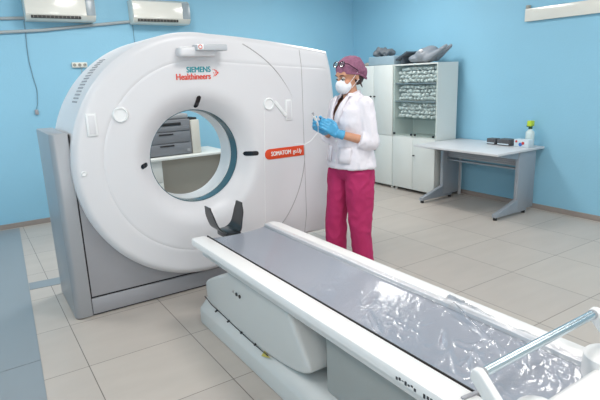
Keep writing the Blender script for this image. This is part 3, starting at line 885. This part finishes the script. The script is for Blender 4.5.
# ------------------------------------------------------------------ table and printer seen through the bore
bt = thing('side_table', 'white table behind the gantry with a printer on it', 'table', (1.5, 2.8, 0))
bm = bmesh.new(); box(bm, .85, 2.13, 2.50, 3.12, .715, .74, .003); obj('tabletop', bm, M['cabwhite'], bt)
bm = bmesh.new(); box(bm, 2.07, 2.10, 2.54, 3.10, 0, .715, .002); obj('end_panel', bm, M['cabwhite'], bt)
bm = bmesh.new(); box(bm, .88, .91, 2.54, 3.10, 0, .715, .002); obj('end_panel', bm, M['cabwhite'], bt)
bm = bmesh.new(); box(bm, 1.34, 2.07, 2.62, 2.64, .10, .712, .002); obj('back_board', bm, M['beige'], bt)
bm = bmesh.new(); box(bm, .915, 1.34, 2.54, 3.08, .02, .712, .002); pd = obj('drawer_unit', bm, M['cabwhite'], bt)
for z0, z1 in ((.04, .25), (.26, .47), (.48, .69)):
    bm = bmesh.new(); box(bm, .925, 1.33, 2.525, 2.54, z0, z1, .003); dw = obj('drawer', bm, M['cabwhite'], pd)
    bm = bmesh.new(); box(bm, 1.07, 1.19, 2.512, 2.525, z1-.05, z1-.04, .002); obj('handle', bm, M['knob'], dw)
pr = thing('laser_printer', 'grey three-drawer printer standing on the white table behind the gantry', 'printer', (1.45, 2.85, .741))
bm = bmesh.new(); box(bm, 1.12, 1.73, 2.62, 3.05, .742, 1.13, .01, 2); obj('body', bm, M['printer'], pr)
bm = bmesh.new(); box(bm, 1.73, 1.83, 2.60, 3.05, .742, 1.115, .01, 2); sp = obj('side_cover', bm, M['printer_side'], pr)
bm = bmesh.new()
for k in range(11): box(bm, 1.829, 1.833, 2.72, 2.95, .80+k*.026, .81+k*.026)
obj('vent_slit', bm, M['beige'], sp, 0)
bm = bmesh.new(); box(bm, 1.74, 1.82, 2.64, 3.0, 1.115, 1.14, .008, 2); obj('top_button_strip', bm, M['foot'], pr)
bm = bmesh.new(); box(bm, 1.14, 1.73, 2.66, 3.03, 1.13, 1.19, .02, 3); obj('lid', bm, M['printer_lid'], pr)
for k, (z0, z1) in enumerate(((.752, .875), (.882, 1.0), (1.007, 1.06))):
    bm = bmesh.new(); box(bm, 1.13, 1.72, 2.605, 2.62, z0, z1, .004, 2); dw = obj('paper_tray', bm, M['printer'], pr)
    if k < 2:
        bm = bmesh.new(); box(bm, 1.36, 1.52, 2.60, 2.606, z1-.03, z1-.014, .002); obj('handle', bm, M['foot'], dw)
bm = bmesh.new(); box(bm, 1.30, 1.62, 2.612, 2.622, 1.07, 1.10, .003); obj('output_slot', bm, M['foot'], pr)
bm = bmesh.new(); box(bm, 1.665, 1.70, 2.601, 2.606, .775, .805, .001); obj('badge', bm, M['printer_lid'], pr)

# ------------------------------------------------------------------ the person
PX, PY = 1.96, .08
pr_root = thing('person', 'person in white coat and magenta trousers standing beside the gantry, looking at gloved hands', 'person', (PX, PY, 0))
def W(p): return Vector(p)+Vector((PX, PY, 0))
def wc(bm, a, b, ra, rb): caps(bm, W(a), W(b), ra, rb)
def we(bm, c, r, rot=None, sub=3): ell(bm, W(c), r, rot, sub)
tilt = Matrix.Rotation(math.radians(-18), 3, 'Y')    # head bowed towards -X
HC = Vector((-.012, -.005, 1.527))
def H_(x, y, z):  # head frame: -x forward, z up
    return HC + tilt @ Vector((x, y, z))
SL, EL, WL = (.01, -.145, 1.335), (.03, -.19, 1.07), (-.195, -.09, 1.145)
SR, ER, WR = (.01, .15, 1.335), (-.02, .205, 1.09), (-.225, .025, 1.165)
def hand(bm, wrist, d, n, thumb, k=1.0, extra=0., curl=.55):
    """d pointing direction, n palm normal, thumb side direction"""
    d = Vector(d).normalized(); n = (Vector(n)-d*Vector(n).dot(d)).normalized(); s = Vector(thumb)
    s = (s-d*s.dot(d)-n*s.dot(n)).normalized(); w = Vector(wrist)
    e = extra
    for u in (.026, .009, -.009, -.026):
        caps(bm, w+s*u*.6, w+d*.082+s*u, .016+e, .0115+e)
    for i, (u, L) in enumerate(((.028, .070), (.0095, .078), (-.0095, .072), (-.027, .058))):
        p = w+d*.082+s*u; a = .18+.10*i*curl
        r = .0088+e
        for seg, f in enumerate((.44, .32, .24)):
            a += curl*(.35+.35*seg)
            q = p+(d*math.cos(a)+n*math.sin(a))*L*f
            caps(bm, p, q, r, r-.0006); p = q; r -= .0007
    p = w+d*.02+s*.024
    q = p+(d*.62+s*.62+n*.38).normalized()*.040; caps(bm, p, q, .0135+e, .0105+e)
    q2 = q+(d*.85+s*.10+n*.45).normalized()*.030; caps(bm, q, q2, .0105+e, .0092+e)
    q3 = q2+(d*.85-s*.20+n*.45).normalized()*.024; caps(bm, q2, q3, .0092+e, .0082+e)
hands = [(WL, (-.80, .12, .62), (.0, .9, .1), (.0, .2, .9)), (WR, (-.86, -.05, .52), (0, -.9, .2), (0, -.1, .9))]

bm = bmesh.new()
# legs
LEG = [((0, -.09, .84), (-.01, -.105, .46), (.02, -.11, .085)), ((-.01, .09, .84), (-.075, .10, .46), (-.085, .11, .085))]
for h, k_, a in LEG:
    wc(bm, h, k_, .078, .052); wc(bm, k_, (k_[0]*.6+a[0]*.4+.01, k_[1], .32), .050, .050); wc(bm, (k_[0]*.6+a[0]*.4+.01, k_[1], .32), a, .050, .033)
    wc(bm, a, (a[0]-.02, a[1], .045), .033, .03); wc(bm, (a[0]+.02, a[1], .035), (a[0]-.15, a[1], .028), .028, .022)
we(bm, (.005, 0, .87), (.105, .155, .10)); we(bm, (0, 0, 1.03), (.088, .125, .13)); we(bm, (.005, 0, 1.22), (.105, .150, .15))
we(bm, (-.05, -.065, 1.22), (.065, .06, .06)); we(bm, (-.05, .065, 1.22), (.065, .06, .06))
wc(bm, (.015, -.11, 1.325), (.015, .11, 1.325), .045, .045)
wc(bm, (.005, 0, 1.34), (.0, 0, 1.45), .056, .048)
for S, E_, W_ in ((SL, EL, WL), (SR, ER, WR)):
    wc(bm, S, E_, .044, .036); wc(bm, E_, W_, .037, .024)
for w_, d, n, th in hands: hand(bm, W(w_), d, n, th)
# head
we(bm, H_(.018, 0, .028), (.094, .072, .088), tilt); we(bm, H_(-.022, 0, -.035), (.064, .054, .075), tilt)
we(bm, H_(-.052, 0, -.085), (.026, .026, .022), tilt)
we(bm, H_(-.055, 0, .035), (.030, .055, .04), tilt)
caps(bm, W(H_(-.084, 0, .018)), W(H_(-.106, 0, -.022)), .0075, .0115); we(bm, H_(-.093, .011, -.026), (.010, .009, .008)); we(bm, H_(-.093, -.011, -.026), (.010, .009, .008))
we(bm, H_(-.078, 0, -.052), (.012, .022, .006)); we(bm, H_(-.076, 0, -.064), (.012, .020, .007))
for s in (-1, 1):
    we(bm, H_(-.066, s*.036, -.028), (.022, .022, .022))
    we(bm, H_(.012, s*.072, -.008), (.017, .008, .030), tilt)
    caps(bm, W(H_(-.082, s*.014, .030)), W(H_(-.072, s*.048, .030)), .008, .007)
body = obj('body', remesh(bm, .0052, 2), M['skin'], pr_root, 0)
for p in body.data.polygons: p.use_smooth = True
# eyes, lashes, brows
for s in (-1, 1):
    bm = bmesh.new(); we(bm, H_(-.0745, s*.030, .006), (.0125, .0125, .0125)); e_ = obj('eye', bm, M['eye'], pr_root)
    bm = bmesh.new(); we(bm, H_(-.0835, s*.030, .001), (.005, .0055, .0055)); obj('iris', bm, M['lash'], e_)
    bm = bmesh.new(); tube(bm, [W(H_(-.082, s*.016, .006)), W(H_(-.0895, s*.028, .009)), W(H_(-.084, s*.040, .008)), W(H_(-.076, s*.047, .004))], .0028, 8); obj('eyelash', bm, M['lash'], pr_root)
    bm = bmesh.new(); tube(bm, [W(H_(-.089, s*.014, .030)), W(H_(-.088, s*.030, .035)), W(H_(-.078, s*.050, .031))], [.003, .0038, .002], 8); obj('eyebrow', bm, M['hair'], pr_root)
# hair at the nape and temple
bm = bmesh.new(); we(bm, H_(.058, 0, -.030), (.046, .066, .055), tilt); we(bm, H_(.03, -.055, -.035), (.03, .018, .034)); we(bm, H_(.03, .055, -.035), (.03, .018, .034))
caps(bm, W(H_(.03, -.062, -.04)), W(H_(.045, -.058, -.10)), .010, .004)
obj('hair', remesh(bm, .005, 2), M['hair'], pr_root, 60)
# cap
bm = bmesh.new(); we(bm, H_(.025, 0, .050), (.108, .086, .084), tilt); we(bm, H_(.092, 0, -.006), (.058, .066, .062), tilt); we(bm, H_(.05, 0, .03), (.09, .083, .07), tilt)
def capfn(v):
    q = tilt.transposed() @ (v.co-Vector((PX, PY, 0))-HC)
    v.co += v.normal*.004*noise.noise(v.co*40)
bm = remesh(bm, .005, 3, capfn)
dele = []
for v in bm.verts:
    q = tilt.transposed() @ (v.co-Vector((PX, PY, 0))-HC)
    lim = .045-.42*(q.x+.08) if q.x < .03 else -.001-.85*(q.x-.03)
    if q.z < max(lim, -.058): dele.append(v)
bmesh.ops.delete(bm, geom=dele, context='VERTS')
cap_ = obj('surgical_cap', bm, M['cap'], pr_root, 60)
sol = cap_.modifiers.new('thick', 'SOLIDIFY'); sol.thickness = .003
bm = bmesh.new(); pts = []
for i in range(25):
    a = PI*2*i/24
    x = .025-.101*math.cos(a); y = .083*math.sin(a)
    z = (.045-.42*(x+.08) if x < .03 else -.001-.85*(x-.03)); pts.append(W(H_(x, y, max(z, -.058)+.004)))
tube(bm, pts, .007, 8, False); obj('cap_hem', bm, M['cap'], cap_)
# mask
bm = bmesh.new(); we(bm, H_(-.075, 0, -.050), (.048, .058, .056), tilt); we(bm, H_(-.098, 0, -.035), (.026, .034, .036), tilt); we(bm, H_(-.06, 0, -.05), (.04, .064, .045), tilt)
mk = obj('face_mask', remesh(bm, .005, 4), M['mask'], pr_root, 60)
for s in (-1, 1):
    bm = bmesh.new(); tube(bm, [W(H_(-.05, s*.060, -.03)), W(H_(-.01, s*.074, .0)), W(H_(.018, s*.080, .02))], .0018, 6); tube(bm, [W(H_(-.045, s*.058, -.07)), W(H_(-.01, s*.070, -.045)), W(H_(.02, s*.078, -.03))], .0018, 6); obj('ear_loop', bm, M['mask'], mk)
# spectacles pushed up on the forehead
gx = -.070
bm = bmesh.new()
for s in (-1, 1):
    c = H_(gx+.012, s*.034, .103)
    R = tilt @ Matrix.Rotation(math.radians(38), 3, 'Y')
    tube(bm, [W(c+R @ Vector((0, .027*math.cos(2*PI*i/24), .020*math.sin(2*PI*i/24)))) for i in range(25)], .0035, 8, False)
    tube(bm, [W(H_(gx+.014, s*.061, .106)), W(H_(gx+.03, s*.078, .098)), W(H_(-.01, s*.092, .06)), W(H_(.02, s*.090, .03))], .0032, 8)
tube(bm, [W(H_(gx+.01, -.008, .105)), W(H_(gx+.008, .008, .105))], .003, 8)
sg = obj('spectacles', bm, M['frame'], pr_root)
for s in (-1, 1):
    c = H_(gx+.012, s*.034, .103); R = tilt @ Matrix.Rotation(math.radians(38), 3, 'Y')
    bm = bmesh.new(); ell(bm, W(c), (.0012, .026, .019), R, 2); obj('lens', bm, M['glass'], sg)

# coat
def wrinkle(amp, sc, st=(1, 1, .5)):
    def f(v):
        p = Vector((v.co.x*st[0], v.co.y*st[1], v.co.z*st[2]))*sc
        v.co += v.normal*amp*(noise.noise(p)+.6*(1-2*abs(noise.noise(p*1.9+Vector((3, 1, 2))))))
    return f
bm = bmesh.new()
secs = []
for z, rx, ry, cx in ((.88, .148, .203, .005), (.895, .150, .204, .005), (.95, .143, .195, .005), (1.05, .130, .172, .003), (1.12, .128, .168, 0), (1.22, .142, .180, -.008), (1.30, .132, .185, .002), (1.355, .098, .165, .01), (1.39, .068, .10, .01), (1.405, .056, .07, .008)):
    secs.append([W((cx+rx*math.copysign(abs(math.cos(2*PI*i/40))**.9, math.cos(2*PI*i/40)), ry*math.copysign(abs(math.sin(2*PI*i/40))**.9, math.sin(2*PI*i/40)), z)) for i in range(40)])
loft(bm, secs)
for S, E_, W_ in ((SL, EL, WL), (SR, ER, WR)):
    S_, E2, W2 = Vector(S), Vector(E_), Vector(W_)
    wc(bm, S_+Vector((0, .0, -.01)), E2, .066, .060)
    m_ = E2+(W2-E2)*.36
    tube(bm, [W(E2), W(E2+(W2-E2)*.2), W(m_)], [.060, .064, .066], 20); wc(bm, E2, E2+(W2-E2)*.1, .060, .058)
bmesh.ops.recalc_face_normals(bm, faces=bm.faces[:])
bm = remesh(bm, .0065, 4, wrinkle(.0065, 14))
dele = []
for v in bm.verts:
    q = v.co-Vector((PX, PY, 0))
    if q.x < -.02 and q.z > 1.17 and abs(q.y) < (q.z-1.17)*.15: dele.append(v)
bmesh.ops.delete(bm, geom=dele, context='VERTS')
coat = obj('white_coat', bm, M['coatcloth'], pr_root, 0)
for p in coat.data.polygons: p.use_smooth = True
def cf(y, z):  # coat front surface approx
    import bisect
    T = [(.845, .148, .205), (.95, .143, .195), (1.05, .130, .172), (1.12, .128, .168), (1.22, .150, .180), (1.30, .132, .185), (1.355, .098, .165), (1.41, .058, .08)]
    for (z0, a0, b0), (z1, a1, b1) in zip(T, T[1:]):
        if z <= z1:
            t = (z-z0)/(z1-z0); rx = a0+(a1-a0)*t; ry = b0+(b1-b0)*t; break
    return -rx*math.sqrt(max(0, 1-(y/ry)**2))
for s in (-1, 1):
    bm = bmesh.new()
    pts_in = [(1.17, .002), (1.22, .008), (1.28, .018), (1.34, .032), (1.39, .050)]
    wd = [.012, .040, .052, .045, .030]
    rows = []
    for (z, y), w in zip(pts_in, wd):
        yo = y+w; rows.append([Vector((cf(y, z)-.010, s*y, z)), Vector((cf(yo, z-.01)-.012, s*yo, z-.012*(w > .03)))])
    rows.append([Vector((.02, s*.058, 1.425)), Vector((.03, s*.088, 1.385))]); rows.append([Vector((.07, s*.02, 1.43)), Vector((.09, s*.03, 1.385))])
    V = [[bm.verts.new(W(p)) for p in r] for r in rows]
    for a, b in zip(V, V[1:]): bm.faces.new((a[0], a[1], b[1], b[0]))
    lp = obj('lapel', bm, M['coatcloth'], coat, 60); sd = lp.modifiers.new('t', 'SOLIDIFY'); sd.thickness = .006; sd.offset = 0
    # patch pocket
    bm = bmesh.new(); rows = []
    for i in range(6):
        y = .045+.018*i
        rows.append([bm.verts.new(W((cf(y, z)-.012, s*y, z))) for z in (.925, .965, 1.01, 1.04)])
    for a, b in zip(rows, rows[1:]):
        for k in range(3): bm.faces.new((a[k], a[k+1], b[k+1], b[k]))
    pk_ = obj('pocket', bm, M['coatcloth'], coat, 60); sd = pk_.modifiers.new('t', 'SOLIDIFY'); sd.thickness = .006; sd.offset = 0
for z in (1.15, 1.08, 1.01, .94):
    bm = bmesh.new(); x = cf(0, z)-.010; cyl(bm, W((x, .0, z)), W((x+.006, 0, z)), .007, n=14); obj('button', bm, M['shell_light'], coat)
bm = bmesh.new(); tube(bm, [W((cf(-.012, z)-.006, -.012, z)) for z in [.885+.28*i/20 for i in range(21)]], .0025, 6); obj('front_edge', bm, M['coatcloth'], coat)

# trousers
bm = bmesh.new()
for li, (h, k_, a) in enumerate(LEG):
    s = -1 if h[1] < 0 else 1
    secs = []
    for t, rx, ry in ((0, .115, .098), (.18, .108, .095), (.32, .095, .084), (.5, .082, .073), (.7, .078, .069), (.88, .079, .070), (.985, .080, .071)):
        z = .86+(.06-.86)*t
        if z > .46: f = (.84-z)/.38; x = h[0]+(k_[0]-h[0])*f; y = h[1]+(k_[1]-h[1])*f
        else: f = (.46-z)/.375; x = k_[0]+(a[0]-k_[0])*f; y = k_[1]+(a[1]-k_[1])*f
        secs.append([W((x+.006+rx*math.cos(2*PI*i/28), y-s*.0+ry*math.sin(2*PI*i/28), z)) for i in range(28)])
    loft(bm, secs)
we(bm, (.01, 0, .87), (.122, .180, .12))
bmesh.ops.recalc_face_normals(bm, faces=bm.faces[:])
bm = remesh(bm, .0075, 4, wrinkle(.010, 9, (1, 1, .75)))
tr = obj('trousers', bm, M['trousers'], pr_root, 0)
for p in tr.data.polygons: p.use_smooth = True
# clogs
for h, k_, a in LEG:
    bm = bmesh.new(); we(bm, (a[0]+.01, a[1], .035), (.05, .042, .038)); we(bm, (a[0]-.10, a[1], .03), (.095, .047, .034)); 
    bm = remesh(bm, .006, 3, lambda v: setattr(v.co, 'z', max(v.co.z, 0.0)))
    obj('clog', bm, M['clog'], pr_root, 60)
# gloves
for w_, d, n, th in hands:
    bm = bmesh.new(); hand(bm, W(w_), d, n, th, extra=.0022)
    dd = Vector(d).normalized(); E_ = EL if w_ == WL else ER
    back = (Vector(E_)-Vector(w_)).normalized()
    tube(bm, [W(Vector(w_)+dd*.01), W(Vector(w_)+back*.02), W(Vector(w_)+back*.05)], [.031, .029, .034], 20)
    bmesh.ops.recalc_face_normals(bm, faces=bm.faces[:])
    gl = obj('glove', remesh(bm, .0032, 2, wrinkle(.0012, 60)), M['glove'], pr_root, 0)
    for p in gl.data.polygons: p.use_smooth = True

# syringe with a thin tube, held in the fingers
tipc = Vector(WL)+Vector((-.80, .12, .62)).normalized()*.150+Vector((-.008, .045, .0))
sy = thing('syringe', 'small white syringe with a thin tube held between the blue gloved fingers', 'syringe', tuple(W(tipc)))
ax = Vector((-.55, -.25, .8)).normalized()
bm = bmesh.new(); cyl(bm, W(tipc-ax*.04), W(tipc+ax*.045), .009, n=16); obj('barrel', bm, M['shell_light'], sy)
bm = bmesh.new(); cyl(bm, W(tipc+ax*.045), W(tipc+ax*.07), .003, n=8); cyl(bm, W(tipc+ax*.068), W(tipc+ax*.072), .009, n=12); obj('plunger', bm, M['greypanel'], sy)
bm = bmesh.new(); tube(bm, [W(tipc-ax*.04), W(tipc-ax*.06+Vector((-.01, 0, -.03))), W(tipc+Vector((-.05, 0, -.13))), W(tipc+Vector((-.10, .0, -.15))), W(tipc+Vector((-.17, .02, -.14)))], .0022, 8); obj('thin_tube', bm, M['shell_light'], sy)

# ------------------------------------------------------------------ lights
def area(name, loc, sx, sy, e, col=(1, 1, 1), rot=(0, 0, 0)):
    l = bpy.data.lights.new(name, 'AREA'); l.shape = 'RECTANGLE'; l.size = sx; l.size_y = sy; l.energy = e; l.color = col
    o = bpy.data.objects.new(name, l); C.objects.link(o); o.location = loc; o.rotation_euler = rot
    return o
for i, x in enumerate((-1.2, 1.2, 3.5)):
    for j, y in enumerate((-3.2, -.9, 1.9)):
        area('ceiling_lamp', (x, y, H-.03), .6, .6, (15, 21, 31)[j], (1, .972, .945))
# daylight from a window in the wall behind the camera
area('window_daylight', (-.6, Y0+.05, 1.7), 3.6, 1.5, 38, (.97, .985, 1.0), (PI/2, 0, 0))
w = bpy.data.worlds.new('world'); scn.world = w; w.use_nodes = True
w.node_tree.nodes['Background'].inputs[0].default_value = (.8, .9, 1, 1); w.node_tree.nodes['Background'].inputs[1].default_value = .3

# ------------------------------------------------------------------ camera
cam = bpy.data.cameras.new('camera'); co = bpy.data.objects.new('camera', cam); C.objects.link(co)
r_ = Vector((0.83309388, -0.55196265, -0.03594191)); u_ = Vector((0.15910841, 0.17690051, 0.97128303)); f_ = Vector((0.52975381, 0.81488861, -0.23519663))
mw = Matrix((r_, u_, -f_)).transposed().to_4x4(); mw.translation = Vector((-0.3678455, -2.79408596, 1.52820428))
co.matrix_world = mw
cam.sensor_width = 36; cam.lens = 505.05*36/600; cam.clip_start = .05
scn.camera = co
scn.view_settings.view_transform = 'Standard'; scn.view_settings.look = 'None'
scn.view_settings.gamma = 1; scn.view_settings.use_curve_mapping = False
scn.view_settings.exposure = 0.14
